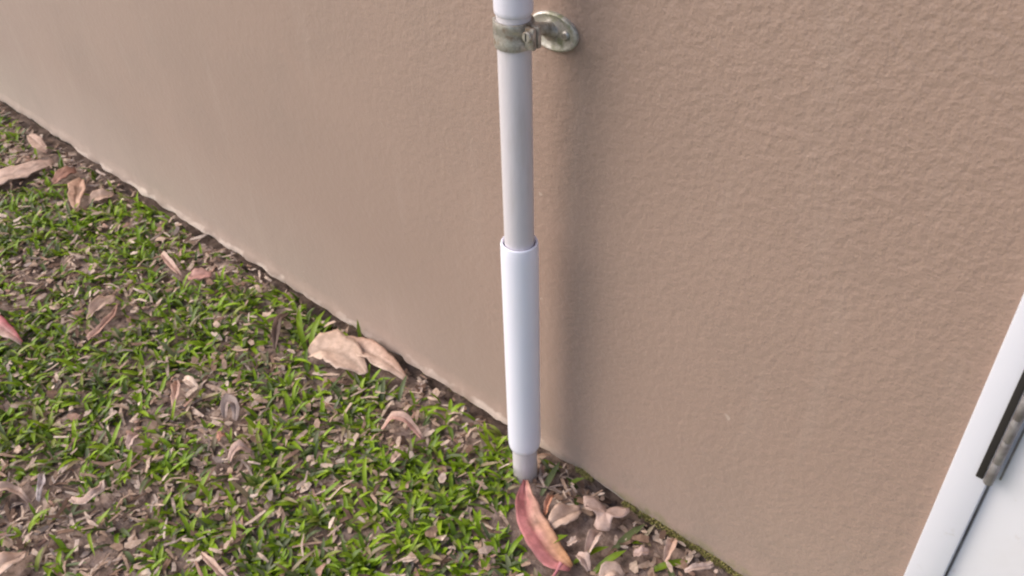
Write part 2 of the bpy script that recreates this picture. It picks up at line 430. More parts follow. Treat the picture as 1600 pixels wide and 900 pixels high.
# ------------------------------------------------------------ fallen leaves and twigs
LEAVES = [
 ('gum_leaf','large pinkish red and orange gum leaf lying at the foot of the pipe',(0.51,0.19,0.19),(0.66,0.34,0.15),0.004,0.005,[(0.009,-0.0151,0.0143,-0.0114),(0.013,-0.0268,0.0243,-0.0181),(0.0185,-0.0383,0.0337,-0.0238),(0.0257,-0.0492,0.0423,-0.0287),(0.0344,-0.0587,0.0505,-0.033),(0.044,-0.0668,0.0585,-0.0373),(0.0538,-0.0734,0.0666,-0.0415),(0.0639,-0.0791,0.0748,-0.0454),(0.0741,-0.084,0.0828,-0.0489),(0.0847,-0.0879,0.0905,-0.0519),(0.0955,-0.0905,0.098,-0.0545),(0.1063,-0.0914,0.1054,-0.0569),(0.1166,-0.0898,0.1131,-0.0599),(0.1257,-0.0854,0.1216,-0.0637),(0.1336,-0.0794,0.1311,-0.068)]),
 ('dry_leaf','broad pale tan dry leaf with a raised back edge lying against the wall base',(0.74,0.56,0.45),(0.64,0.45,0.34),0.01,0.008,[(-0.3859,-0.0425,-0.3936,-0.0386),(-0.3764,-0.0401,-0.3981,-0.0285),(-0.3676,-0.0391,-0.4008,-0.0178),(-0.3598,-0.0394,-0.3999,-0.0074),(-0.3527,-0.0398,-0.3958,0.0013),(-0.3459,-0.0398,-0.3897,0.0081),(-0.3395,-0.0392,-0.3821,0.0131),(-0.3334,-0.0377,-0.3733,0.0161),(-0.3274,-0.0358,-0.3639,0.018),(-0.3221,-0.0335,-0.3533,0.0185),(-0.3172,-0.0304,-0.3417,0.017),(-0.3122,-0.0266,-0.3299,0.0138),(-0.3072,-0.0223,-0.3176,0.009),(-0.3017,-0.0176,-0.3057,0.002),(-0.2945,-0.0128,-0.2953,-0.0066)]),
 ('dry_leaf','long tan dry leaf overlapping the broad tan leaf along the wall edge',(0.76,0.58,0.47),(0.55,0.35,0.26),0.01,0.006,[(-0.3708,0.0144,-0.3739,0.0212),(-0.3591,0.0106,-0.3657,0.025),(-0.3477,0.0071,-0.3575,0.0287),(-0.3366,0.0045,-0.3492,0.0317),(-0.3262,0.003,-0.3405,0.0337),(-0.3162,0.0023,-0.3315,0.035),(-0.3066,0.0021,-0.3223,0.0359),(-0.2974,0.0024,-0.3128,0.0362),(-0.2885,0.0033,-0.3032,0.036),(-0.2798,0.0046,-0.2934,0.0352),(-0.2714,0.0064,-0.2834,0.034),(-0.2634,0.0088,-0.2733,0.0321),(-0.2555,0.0116,-0.263,0.0296),(-0.2477,0.0147,-0.2528,0.0269),(-0.24,0.0178,-0.2426,0.0243)]),
 ('curled_leaf','thin arched pink leaf in the grass below the broad tan leaf',(0.55,0.3,0.25),(0.6,0.42,0.34),0.018,0.003,[(-0.196,-0.069,-0.2002,-0.0668),(-0.1926,-0.0645,-0.1991,-0.0609),(-0.1892,-0.0604,-0.1974,-0.055),(-0.1854,-0.057,-0.1945,-0.0495),(-0.1812,-0.0542,-0.1901,-0.045),(-0.1765,-0.0519,-0.1846,-0.0414),(-0.1715,-0.0503,-0.1781,-0.039),(-0.166,-0.0493,-0.1711,-0.0378),(-0.1603,-0.0488,-0.1636,-0.0378),(-0.1543,-0.0486,-0.156,-0.039),(-0.1477,-0.0486,-0.1487,-0.041),(-0.141,-0.0488,-0.1416,-0.0431)]),
 ('leaf_chip','small pale chip of leaf below the arched pink leaf',(0.66,0.5,0.42),(0.56,0.38,0.3),0.004,0.002,[(-0.1376,-0.1023,-0.1434,-0.1027),(-0.1378,-0.0985,-0.1459,-0.0991),(-0.1382,-0.0948,-0.1482,-0.0955),(-0.139,-0.091,-0.1502,-0.0919),(-0.1403,-0.0872,-0.1517,-0.0883),(-0.1422,-0.0835,-0.1528,-0.0846),(-0.1447,-0.0797,-0.1536,-0.0809),(-0.1476,-0.0761,-0.1541,-0.0771),(-0.1507,-0.0726,-0.1545,-0.0731)]),
 ('dry_leaf','pale leaf with a pink lower edge entering at the left edge of the lawn',(0.68,0.5,0.43),(0.58,0.16,0.18),0.012,0.005,[(-0.8632,-0.3302,-0.8709,-0.3251),(-0.8523,-0.3295,-0.8656,-0.3204),(-0.8416,-0.3287,-0.8602,-0.3158),(-0.8313,-0.3278,-0.8543,-0.3114),(-0.8217,-0.3267,-0.8474,-0.3075),(-0.8126,-0.3252,-0.8396,-0.3042),(-0.8041,-0.3236,-0.8311,-0.3015),(-0.7959,-0.3219,-0.8217,-0.2992),(-0.788,-0.3201,-0.8115,-0.2977),(-0.7801,-0.3181,-0.801,-0.2968),(-0.7724,-0.3157,-0.7899,-0.2966),(-0.7651,-0.3128,-0.7783,-0.2975),(-0.7578,-0.3095,-0.7665,-0.299),(-0.7504,-0.3062,-0.7549,-0.3006)]),
 ('spotted_leaf','oval tan leaf with a small brown centre spot near the far wall corner',(0.6,0.38,0.27),(0.58,0.36,0.26),0.006,0.006,[(-1.1383,-0.0039,-1.125,-0.0008),(-1.1339,-0.0138,-1.1075,-0.0076),(-1.128,-0.0235,-1.0918,-0.0145),(-1.1191,-0.0327,-1.079,-0.0216),(-1.1072,-0.0415,-1.0688,-0.0286),(-1.0929,-0.0497,-1.0603,-0.0358),(-1.077,-0.0567,-1.0526,-0.0435),(-1.0602,-0.062,-1.0452,-0.0521),(-1.0435,-0.066,-1.0374,-0.0616)]),
 ('bark_strip','long pale strip of bark pointing at the wall at the far left',(0.58,0.42,0.34),(0.62,0.44,0.36),0.006,0.003,[(-1.2458,-0.1582,-1.2867,-0.1458),(-1.2417,-0.1489,-1.2852,-0.1355),(-1.2376,-0.1396,-1.2838,-0.1252),(-1.2336,-0.1301,-1.2823,-0.1148),(-1.2301,-0.1204,-1.2806,-0.1045),(-1.2272,-0.1105,-1.2786,-0.0943),(-1.2248,-0.1003,-1.2765,-0.084),(-1.2228,-0.0899,-1.2743,-0.0737),(-1.2216,-0.0791,-1.2722,-0.0635),(-1.2216,-0.0679,-1.27,-0.0532),(-1.2226,-0.0563,-1.2678,-0.0429),(-1.225,-0.0442,-1.2654,-0.0325),(-1.2292,-0.0315,-1.2627,-0.0221),(-1.2348,-0.0184,-1.2599,-0.0115),(-1.2409,-0.0052,-1.2569,-0.0008)]),
 ('dry_leaf','small reddish brown leaf beside the spotted oval leaf',(0.3,0.14,0.1),(0.34,0.18,0.13),0.006,0.004,[(-1.1587,-0.0466,-1.1734,-0.0433),(-1.1559,-0.0409,-1.1803,-0.0354),(-1.1538,-0.0352,-1.1863,-0.0276),(-1.1531,-0.0292,-1.1907,-0.0201),(-1.1539,-0.0228,-1.1932,-0.0129),(-1.1563,-0.016,-1.1936,-0.0062),(-1.1602,-0.0087,-1.1922,-0.0001),(-1.1653,-0.0009,-1.1894,0.0057),(-1.1708,0.007,-1.1861,0.0112)]),
 ('dry_leaf','pale flat leaf tucked under the far end of the wall',(0.55,0.38,0.3),(0.52,0.36,0.29),0.004,0.003,[(-1.3901,0.0117,-1.3963,0.0208),(-1.373,0.0052,-1.3851,0.0231),(-1.3562,-0.0002,-1.3741,0.0248),(-1.3404,-0.0038,-1.3628,0.0253),(-1.3262,-0.0055,-1.3504,0.0244),(-1.3137,-0.0056,-1.3369,0.0222),(-1.3028,-0.0041,-1.3221,0.0187),(-1.2929,-0.0017,-1.3066,0.0144),(-1.2834,0.0009,-1.291,0.01)]),
 ('dry_leaf','dull tan leaf lying between the spotted leaf and the wall',(0.5,0.34,0.26),(0.46,0.32,0.25),0.004,0.004,[(-1.0415,-0.0363,-1.0552,-0.0318),(-1.0356,-0.0323,-1.0601,-0.0239),(-1.0303,-0.0285,-1.0636,-0.016),(-1.0259,-0.0246,-1.0642,-0.0088),(-1.0227,-0.02,-1.0621,-0.003),(-1.0212,-0.0141,-1.0584,0.0015),(-1.0222,-0.0069,-1.0534,0.0054),(-1.0249,0.0006,-1.0477,0.0094),(-1.028,0.0082,-1.0418,0.0134)]),
 ('dry_leaf','narrow pinkish leaf pointing away from the wall in the far grass',(0.58,0.36,0.29),(0.62,0.44,0.36),0.006,0.003,[(-0.7915,-0.0413,-0.793,-0.0365),(-0.7797,-0.0454,-0.7825,-0.0367),(-0.768,-0.049,-0.772,-0.0371),(-0.7566,-0.0517,-0.7616,-0.038),(-0.7456,-0.0536,-0.751,-0.0395),(-0.7351,-0.0547,-0.7403,-0.0416),(-0.7249,-0.055,-0.7295,-0.0441),(-0.7152,-0.0548,-0.7185,-0.0469),(-0.7056,-0.0545,-0.7075,-0.0498)]),
 ('leaf_chip','short pink chip of leaf beside the narrow pinkish leaf',(0.52,0.27,0.23),(0.52,0.3,0.25),0.003,0.002,[(-0.6925,-0.0495,-0.7056,-0.0425),(-0.688,-0.0465,-0.7048,-0.0376),(-0.6837,-0.0435,-0.7036,-0.0328),(-0.68,-0.0402,-0.7019,-0.0283),(-0.6769,-0.0366,-0.6994,-0.0242),(-0.6744,-0.0327,-0.6961,-0.0204),(-0.6724,-0.0285,-0.6919,-0.0171),(-0.6708,-0.0241,-0.687,-0.0143),(-0.6693,-0.0195,-0.6819,-0.0118)]),
 ('bark_strip','folded tan strip of bark in the bare patch at left',(0.55,0.4,0.32),(0.44,0.3,0.23),0.008,0.006,[(-0.7233,-0.2102,-0.7332,-0.2088),(-0.7215,-0.2037,-0.739,-0.2013),(-0.7202,-0.1971,-0.7444,-0.1938),(-0.7199,-0.1904,-0.7488,-0.1863),(-0.7208,-0.1834,-0.7521,-0.1789),(-0.7229,-0.1764,-0.7541,-0.1716),(-0.7261,-0.1691,-0.7545,-0.1644),(-0.7304,-0.1615,-0.7537,-0.1575),(-0.7351,-0.1537,-0.7523,-0.1507)]),
 ('twig','thin reddish tan twig bent beside the folded bark strip',(0.42,0.24,0.18),(0.46,0.28,0.22),0.006,0.002,[(-0.6805,-0.2339,-0.6901,-0.2315),(-0.6793,-0.2278,-0.6899,-0.2251),(-0.6783,-0.2215,-0.6899,-0.2188),(-0.6783,-0.2148,-0.6906,-0.2126),(-0.6798,-0.2077,-0.6923,-0.2063),(-0.6824,-0.2005,-0.6949,-0.1996),(-0.686,-0.1931,-0.6982,-0.1929),(-0.6907,-0.1856,-0.7025,-0.1863),(-0.6968,-0.1781,-0.7077,-0.1796),(-0.7043,-0.1707,-0.7136,-0.1729),(-0.7133,-0.1638,-0.7203,-0.1661),(-0.723,-0.1573,-0.7276,-0.159)]),
 ('hooked_twig','whitish twig hooked like a tick mark in the lower left lawn',(0.62,0.5,0.44),(0.58,0.4,0.33),0.008,0.003,[(-0.4162,-0.4042,-0.417,-0.3984),(-0.4083,-0.4053,-0.41,-0.3982),(-0.3999,-0.4055,-0.4044,-0.3975),(-0.3919,-0.4038,-0.4002,-0.3964),(-0.386,-0.4002,-0.397,-0.3945),(-0.3827,-0.3956,-0.3946,-0.3916),(-0.3811,-0.3906,-0.3928,-0.388),(-0.3805,-0.3855,-0.3919,-0.3839),(-0.3807,-0.3803,-0.392,-0.3796),(-0.3822,-0.3749,-0.3931,-0.3755),(-0.3855,-0.3694,-0.3951,-0.3718),(-0.3913,-0.3645,-0.3982,-0.3687),(-0.3987,-0.361,-0.4029,-0.3656),(-0.4063,-0.3586,-0.4091,-0.3623)]),
 ('bark_strip','pale bark strip over a dark hollow at the left edge',(0.6,0.42,0.33),(0.56,0.4,0.32),0.01,0.004,[(-0.4961,-0.4784,-0.5072,-0.4747),(-0.4928,-0.4746,-0.5045,-0.4707),(-0.4895,-0.4707,-0.5017,-0.4667),(-0.4862,-0.4668,-0.499,-0.4627),(-0.4831,-0.4628,-0.4965,-0.4587),(-0.4805,-0.4587,-0.4941,-0.4547),(-0.478,-0.4546,-0.4916,-0.4505),(-0.4754,-0.451,-0.4885,-0.4462),(-0.4722,-0.4479,-0.4842,-0.442),(-0.4686,-0.4453,-0.4785,-0.4385),(-0.4646,-0.4434,-0.4709,-0.4362),(-0.4594,-0.442,-0.4624,-0.4358),(-0.4527,-0.4409,-0.4541,-0.4366)]),
 ('dry_leaf','pale tan leaf in the bottom left corner of the lawn',(0.7,0.52,0.42),(0.62,0.42,0.32),0.01,0.006,[(-0.3707,-0.5262,-0.381,-0.5259),(-0.368,-0.522,-0.384,-0.5214),(-0.3655,-0.5177,-0.3868,-0.5169),(-0.3637,-0.5135,-0.3888,-0.5122),(-0.3627,-0.5093,-0.3895,-0.5076),(-0.3624,-0.5049,-0.3895,-0.5032),(-0.3627,-0.5002,-0.3891,-0.4989),(-0.3638,-0.4955,-0.3883,-0.4946),(-0.3656,-0.4907,-0.3872,-0.4903),(-0.3682,-0.4859,-0.3859,-0.4861),(-0.372,-0.4812,-0.3843,-0.4816),(-0.3764,-0.4766,-0.3827,-0.4769)]),
 ('twig','greyish lilac twig standing in the lower left bare soil',(0.42,0.36,0.36),(0.4,0.33,0.32),0.01,0.003,[(-0.4823,-0.4058,-0.4796,-0.402),(-0.4761,-0.4089,-0.4721,-0.4038),(-0.4708,-0.4119,-0.4645,-0.4061),(-0.4662,-0.4149,-0.4575,-0.4093),(-0.4617,-0.418,-0.4516,-0.4132),(-0.4571,-0.4214,-0.4468,-0.4174),(-0.4524,-0.4248,-0.4429,-0.4217),(-0.4476,-0.4284,-0.4398,-0.426),(-0.4427,-0.432,-0.4369,-0.4303)]),
 ('bark_strip','straight pinkish tan leaf strip near the bottom edge of the lawn',(0.58,0.41,0.34),(0.6,0.42,0.33),0.008,0.003,[(-0.2155,-0.3424,-0.2157,-0.3396),(-0.2091,-0.3439,-0.2095,-0.339),(-0.2027,-0.3452,-0.2033,-0.3385),(-0.1963,-0.3461,-0.1973,-0.3382),(-0.19,-0.3465,-0.1912,-0.3381),(-0.1839,-0.3466,-0.185,-0.3382),(-0.1779,-0.3469,-0.1787,-0.3385),(-0.1719,-0.3472,-0.1725,-0.3389),(-0.1659,-0.3474,-0.1664,-0.3394),(-0.16,-0.3474,-0.1603,-0.3402),(-0.1541,-0.3472,-0.1543,-0.3414),(-0.1482,-0.3468,-0.1483,-0.3427)]),
 ('dry_leaf','broad pale tan leaf beside the pipe foot and the red leaf',(0.62,0.45,0.36),(0.58,0.4,0.31),0.006,0.004,[(0.0826,-0.0483,0.0727,-0.0449),(0.0869,-0.0437,0.0702,-0.0375),(0.0908,-0.0395,0.0686,-0.0299),(0.094,-0.0351,0.0684,-0.0227),(0.0963,-0.0299,0.0695,-0.0164),(0.0975,-0.0238,0.0718,-0.0109),(0.0972,-0.0172,0.0755,-0.0059),(0.0957,-0.01,0.0809,-0.0016),(0.0935,-0.002,0.0872,0.0017)]),
 ('bark_curl','small orange curl of bark between the red leaf and the wall',(0.6,0.27,0.16),(0.45,0.22,0.15),0.01,0.003,[(0.0633,-0.0344,0.0586,-0.0354),(0.0628,-0.0311,0.0569,-0.0323),(0.0622,-0.0279,0.0552,-0.0291),(0.0616,-0.0247,0.0538,-0.0258),(0.0608,-0.0215,0.0527,-0.0225),(0.0597,-0.0183,0.0519,-0.0191),(0.0583,-0.015,0.0514,-0.0158),(0.0565,-0.0117,0.0513,-0.0125),(0.0545,-0.0086,0.0512,-0.009)]),
 ('curled_leaf','pale curled leaf right of the red leaf tip',(0.6,0.46,0.4),(0.52,0.36,0.29),0.014,0.008,[(0.1379,-0.048,0.1317,-0.0478),(0.1392,-0.0434,0.1294,-0.0432),(0.1402,-0.0388,0.1273,-0.0386),(0.1405,-0.034,0.1258,-0.0341),(0.1401,-0.0291,0.1248,-0.0297),(0.1388,-0.024,0.1244,-0.0254),(0.1365,-0.0191,0.1243,-0.0211),(0.1336,-0.0144,0.1244,-0.0163),(0.1306,-0.01,0.1245,-0.0113)]),
 ('leaf_chip','little cream chip of leaf touching the red leaf',(0.66,0.5,0.42),(0.6,0.44,0.36),0.004,0.002,[(0.1098,-0.0516,0.1057,-0.0481),(0.1115,-0.0505,0.1063,-0.046),(0.1132,-0.0492,0.1069,-0.0439),(0.1148,-0.0478,0.1076,-0.042),(0.116,-0.046,0.1085,-0.0403),(0.1168,-0.0439,0.1097,-0.0388),(0.1173,-0.0417,0.111,-0.0373),(0.1177,-0.0395,0.1125,-0.0358),(0.1182,-0.0374,0.1139,-0.0343)]),
 ('dry_leaf','pale pink leaf by the lower end of the red leaf',(0.58,0.42,0.36),(0.52,0.38,0.33),0.006,0.004,[(0.1269,-0.058,0.1267,-0.0513),(0.13,-0.0599,0.1299,-0.0501),(0.1329,-0.0617,0.1334,-0.0494),(0.1353,-0.0631,0.1371,-0.0494),(0.1377,-0.0642,0.1408,-0.0504),(0.1402,-0.065,0.1443,-0.0524),(0.1431,-0.0654,0.1472,-0.0551),(0.1463,-0.0656,0.1496,-0.0583),(0.1497,-0.0659,0.1517,-0.0617)]),
 ('leaf_chip','round pinkish chip near the mossy wall base',(0.5,0.36,0.32),(0.54,0.38,0.33),0.004,0.003,[(0.1783,-0.0135,0.1739,-0.0081),(0.1808,-0.0127,0.1749,-0.0054),(0.1832,-0.0118,0.1759,-0.0028),(0.1854,-0.0108,0.1771,-0.0003),(0.1873,-0.0092,0.1787,0.0017),(0.1887,-0.0071,0.1807,0.003),(0.1899,-0.0047,0.1831,0.004),(0.191,-0.0022,0.1854,0.005),(0.1921,0.0004,0.1878,0.0059)]),
 ('dry_leaf','upright tan leaf leaning by the mossy wall base',(0.56,0.36,0.27),(0.54,0.38,0.31),0.01,0.004,[(0.212,0.0043,0.2077,0.0037),(0.2127,0.0087,0.2053,0.0076),(0.2132,0.0133,0.203,0.0116),(0.2131,0.0178,0.2011,0.0155),(0.2123,0.0223,0.1997,0.0195),(0.2109,0.0267,0.1989,0.0236),(0.2087,0.0309,0.1985,0.0279),(0.206,0.0348,0.1986,0.0325),(0.203,0.0386,0.1987,0.0373)]),
 ('bark_strip','pale bark strip lying nearest the wall at the bottom edge',(0.58,0.44,0.38),(0.55,0.42,0.37),0.004,0.002,[(0.2359,0.006,0.2327,0.0098),(0.2394,0.0085,0.235,0.0138),(0.2427,0.0112,0.2373,0.0177),(0.2459,0.0142,0.2396,0.0214),(0.2487,0.0177,0.2421,0.0249),(0.2513,0.0215,0.2447,0.0283),(0.2534,0.0258,0.2475,0.0315),(0.2552,0.0303,0.2503,0.0348),(0.2568,0.0348,0.2532,0.0381)]),
 ('dry_leaf','pale rounded leaf cut off by the bottom edge of the picture',(0.62,0.46,0.38),(0.6,0.44,0.36),0.006,0.004,[(0.1704,-0.0643,0.1644,-0.0637),(0.1729,-0.0606,0.1615,-0.0587),(0.1754,-0.0585,0.1598,-0.0526),(0.1772,-0.0579,0.1605,-0.046),(0.1784,-0.0572,0.1636,-0.0404),(0.1793,-0.056,0.1686,-0.0369),(0.1805,-0.054,0.1743,-0.0361),(0.1829,-0.0514,0.1793,-0.0371),(0.1861,-0.0486,0.1838,-0.0387)]),
 ('leaf_chip','small bright chip of leaf in the bare centre of the lawn',(0.74,0.58,0.48),(0.66,0.5,0.4),0.006,0.003,[(-0.4926,-0.1894,-0.4951,-0.1837),(-0.4872,-0.1906,-0.4905,-0.1828),(-0.4817,-0.1916,-0.486,-0.1819),(-0.4762,-0.1924,-0.4817,-0.1812),(-0.471,-0.1927,-0.4773,-0.1806),(-0.4661,-0.1926,-0.4726,-0.1802),(-0.4618,-0.1921,-0.4674,-0.1805),(-0.4577,-0.1909,-0.4618,-0.1817),(-0.4537,-0.1892,-0.4561,-0.1835)]),
 ('dry_leaf','orange tan leaf beside the bright chip in the bare soil',(0.58,0.36,0.27),(0.5,0.33,0.27),0.008,0.004,[(-0.4975,-0.1969,-0.4954,-0.1941),(-0.492,-0.2018,-0.4873,-0.1962),(-0.4871,-0.2062,-0.4792,-0.199),(-0.4824,-0.2102,-0.4718,-0.203),(-0.4777,-0.2139,-0.4655,-0.2077),(-0.4727,-0.2177,-0.4603,-0.2128),(-0.4675,-0.2216,-0.4563,-0.218),(-0.462,-0.2258,-0.4531,-0.2232),(-0.4564,-0.23,-0.4502,-0.2282)]),
 ('curled_leaf','pinkish curled leaf among the grass left of the bare soil',(0.6,0.44,0.38),(0.54,0.36,0.31),0.008,0.004,[(-0.4277,-0.311,-0.4346,-0.3115),(-0.4276,-0.3078,-0.438,-0.3085),(-0.4277,-0.3047,-0.441,-0.3054),(-0.4283,-0.3017,-0.4434,-0.3022),(-0.4295,-0.2986,-0.4449,-0.2989),(-0.4311,-0.2956,-0.4457,-0.2956),(-0.4333,-0.2925,-0.4458,-0.2923),(-0.4361,-0.2893,-0.4452,-0.2891),(-0.4392,-0.2861,-0.4441,-0.2859)]),
 ('leaf_chip','reddish chip of bark in the dark bare soil',(0.55,0.28,0.19),(0.5,0.24,0.17),0.004,0.003,[(-0.3471,-0.2255,-0.3566,-0.2235),(-0.3462,-0.2242,-0.3574,-0.2218),(-0.3453,-0.2229,-0.3583,-0.2201),(-0.3445,-0.2215,-0.359,-0.2185),(-0.3442,-0.2201,-0.3592,-0.2169),(-0.3447,-0.2184,-0.3587,-0.2155),(-0.3457,-0.2167,-0.3576,-0.2142),(-0.3469,-0.215,-0.3564,-0.2129),(-0.348,-0.2132,-0.3552,-0.2117)]),
 ('curled_leaf','pale curved leaf arching over grass at the edge of bare soil',(0.52,0.36,0.3),(0.5,0.34,0.28),0.012,0.004,[(-0.3064,-0.2355,-0.3129,-0.2356),(-0.3062,-0.231,-0.3164,-0.2309),(-0.3058,-0.227,-0.3192,-0.2258),(-0.3053,-0.2234,-0.3206,-0.2204),(-0.3048,-0.2205,-0.32,-0.215),(-0.304,-0.2181,-0.3167,-0.2103),(-0.3023,-0.2158,-0.3112,-0.2075),(-0.299,-0.2132,-0.3051,-0.2063),(-0.2951,-0.2104,-0.2992,-0.2056)]),
 ('curled_leaf','grey brown curled leaf like a ring in the bare soil',(0.36,0.27,0.24),(0.33,0.25,0.22),0.014,0.006,[(-0.3794,-0.1911,-0.3866,-0.1944),(-0.3826,-0.1857,-0.3944,-0.1893),(-0.3831,-0.1827,-0.4008,-0.1818),(-0.3824,-0.1819,-0.4012,-0.1733),(-0.3818,-0.1816,-0.3941,-0.1676),(-0.3811,-0.1814,-0.3825,-0.1673),(-0.38,-0.1813,-0.3712,-0.1723),(-0.3765,-0.1832,-0.365,-0.1797),(-0.3712,-0.1879,-0.3627,-0.1864)]),
 ('dead_stem','dark brown dead stem leaning toward the wall beside tall grass',(0.1,0.06,0.045),(0.13,0.08,0.06),0.016,0.003,[(-0.4379,-0.0616,-0.4438,-0.064),(-0.4428,-0.0542,-0.4519,-0.0578),(-0.448,-0.0469,-0.4599,-0.0513),(-0.4534,-0.0397,-0.4674,-0.0445),(-0.4593,-0.0326,-0.4744,-0.0372),(-0.4652,-0.0258,-0.4808,-0.0294),(-0.4711,-0.0189,-0.4863,-0.0213),(-0.4772,-0.0117,-0.4906,-0.0131),(-0.4835,-0.0042,-0.4942,-0.0051),(-0.4899,0.0036,-0.4977,0.003)]),
]

def build_leaf(name, label, ca, cb, arch, cup, pts):
    n = len(pts); m = 11
    top, cols = [], []
    seed = random.random() * 50
    big = name == 'gum_leaf'
    for i, (lx, ly, rx, ry) in enumerate(pts):
        s = i / (n - 1)
        for k in range(m):
            a = k / (m - 1)
            wj = 1 + (.0 if big else .20) * noise.noise((s * 7 + seed, 9 * (a > .5), 1)) + (.05 if big else .14) * noise.noise((s * 23 + seed, 9 * (a > .5), 2))
            aa = .5 + (a - .5) * wj
            x = lx + (rx - lx) * aa; y = ly + (ry - ly) * aa
            e = abs(2 * a - 1)
            z = .013 + arch * math.sin(math.pi * s) + cup * (e - .35) * math.sin(math.pi * min(1, s + .12))
            z += (.0022 if big else .0045) * noise.noise((x * 60 + seed, y * 60, seed)) + (.0016 * math.sin(s * 17 + seed) * e)
            jit = .0012 * noise.noise((s * 9 + seed, k, 3))
            z += max(0, gz(x, y)) - (.0016 if k == 5 else 0)
            top.append((x + jit, min(y + jit, YW - .004), z))
            f = a + .25 * noise.noise((x * 45, y * 45, seed))
            if big: f = (f - .40) * 2.4 + (s - .45) * .7
            f = max(0, min(1, f))
            cbb = np.array((.60, .33, .25)) * (1 - min(1, max(0, s * 2.2 - .8))) + np.array(cb) * min(1, max(0, s * 2.2 - .8)) if big else np.array(cb)
            c = np.array(ca) * (1 - f) + cbb * f
            c = c * (1 + .22 * noise.noise((x * 90, y * 90, seed + 5)))
            if big and a > .55 and .30 < s < .93: c = c * .7 + np.array((.66, .40, .30)) * .3 * (1.1 if k == 8 else .85)
            if k == 5 and .04 < s < .96 and name != 'twig': c = c * .8 + np.array((.50, .36, .26)) * .2 if big else c * .72
            if big and abs(math.sin(s * 40 + e * 5)) < .22: c = c * .90
            if big and noise.noise((x * 120, y * 120, 9)) > .42: c = c * .55
            if name == 'spotted_leaf' and abs(s - .5) < .14 and abs(a - .5) < .2: c = np.array((.24, .14, .09))
            cols.append(np.clip(c, 0, .9))
    th = .0009
    N = len(top)
    bot = [(x, y, z - th) for x, y, z in top]
    fs = []
    for i in range(n - 1):
        for k in range(m - 1):
            a = i * m + k
            fs.append((a, a + m, a + m + 1, a + 1)); fs.append((N + a, N + a + 1, N + a + m + 1, N + a + m))
    for i in range(n - 1):
        for k in (0, m - 1):
            a = i * m + k; q = (a, N + a, N + a + m, a + m)
            fs.append(q if k == 0 else q[::-1])
    for k in range(m - 1):
        a = k; fs.append((a, a + 1, N + a + 1, N + a)); a = (n - 1) * m + k; fs.append((a, N + a, N + a + 1, a + 1))
    root = pts[n // 2]
    o = from_py(name, top + bot, fs, m_leaf, None, True, cols + cols)
    # put the origin at the leaf's base point
    org = Vector(((root[0] + root[2]) / 2, (root[1] + root[3]) / 2, 0))
    o.data.transform(Matrix.Translation(-org)); o.location = org
    return o
CAT = {'gum_leaf': 'leaf', 'dry_leaf': 'leaf', 'curled_leaf': 'leaf', 'spotted_leaf': 'leaf', 'leaf_chip': 'leaf', 'bark_strip': 'bark', 'bark_curl': 'bark', 'twig': 'twig', 'hooked_twig': 'twig', 'dead_stem': 'stem'}
FOOT = []
for name, label, ca, cb, arch, cup, pts in LEAVES:
    o = build_leaf(name, label, ca, cb, arch, cup, pts)
    tag(o, label, CAT[name], 'fallen leaves and twigs on the lawn')
    for lx, ly, rx, ry in pts:
        FOOT.append(((lx + rx) / 2, (ly + ry) / 2, math.hypot(lx - rx, ly - ry) / 2))
    if name == 'gum_leaf':
        # the stalk at the lower end
        q = pts[-1]; c0 = Vector(((q[0] + q[2]) / 2 - .012, (q[1] + q[3]) / 2 - .004, .016))
        vs_, fs = [], []
        for i in range(6):
            cc = c0 + Vector((.002 * i - .0003 * i * i, -.0052 * i, -.0009 * i)); rr = .0026 - .0002 * i
            for k in range(6):
                an = k * math.pi / 3; vs_.append((cc.x + rr * math.cos(an), cc.y, cc.z + rr * math.sin(an)))
        for i in range(5):
            for k in range(6): fs.append((i * 6 + k, i * 6 + (k + 1) % 6, i * 6 + 6 + (k + 1) % 6, i * 6 + 6 + k))
        fs += [tuple(range(6)), tuple(range(35, 29, -1))]
        from_py('stalk', vs_, fs, m_leaf, o, True, [(.52, .20, .22)] * 36)

# crumpled star shaped leaf between the pipe and the mossy wall foot
cx, cy = .1194, .0095
vs_, fs, cols = [(cx, cy, .021)], [], [(.42, .29, .25)]
K = 36
for ring, f in enumerate((.35, .7, 1.0)):
    for k in range(K):
        an = 2 * math.pi * k / K
        rr = .012 + .017 * abs(math.cos(1.5 * (an - .95))) ** 2.2 * (1 + .35 * math.sin(2 * an + 1)) + .005 * noise.noise((math.cos(an) * 3, math.sin(an) * 3, 2))
        x, y = cx + rr * f * math.cos(an), cy + rr * f * math.sin(an)
        vs_.append((x, min(y, .043), .019 + .006 * f * math.sin(2 * an + 1) + .009 * noise.noise((x * 70, y * 70, 1))))
        g = 1 + .3 * noise.noise((x * 80, y * 80, 4)); cols.append((.50 * g, .36 * g, .31 * g))
for k in range(K):
    fs.append((0, 1 + k, 1 + (k + 1) % K))
    for r_ in (0, 1): fs.append((1 + r_ * K + k, 1 + (r_ + 1) * K + k, 1 + (r_ + 1) * K + (k + 1) % K, 1 + r_ * K + (k + 1) % K))
nt = len(vs_); vs_ += [(x, y, z - .0009) for x, y, z in vs_]; cols += cols
fs += [tuple(nt + q for q in f[::-1]) for f in list(fs)]
for k in range(K):
    a, b2 = 1 + 2 * K + k, 1 + 2 * K + (k + 1) % K; fs.append((a, nt + a, nt + b2, b2))
o = from_py('crumpled_leaf', vs_, fs, m_leaf, None, True, cols)
o.data.transform(Matrix.Translation((-cx, -cy, 0))); o.location = (cx, cy, 0)
tag(o, 'crumpled star shaped brown leaf between the red leaf and the wall', 'leaf', 'fallen leaves and twigs on the lawn')
FOOT.append((cx, cy, .02))

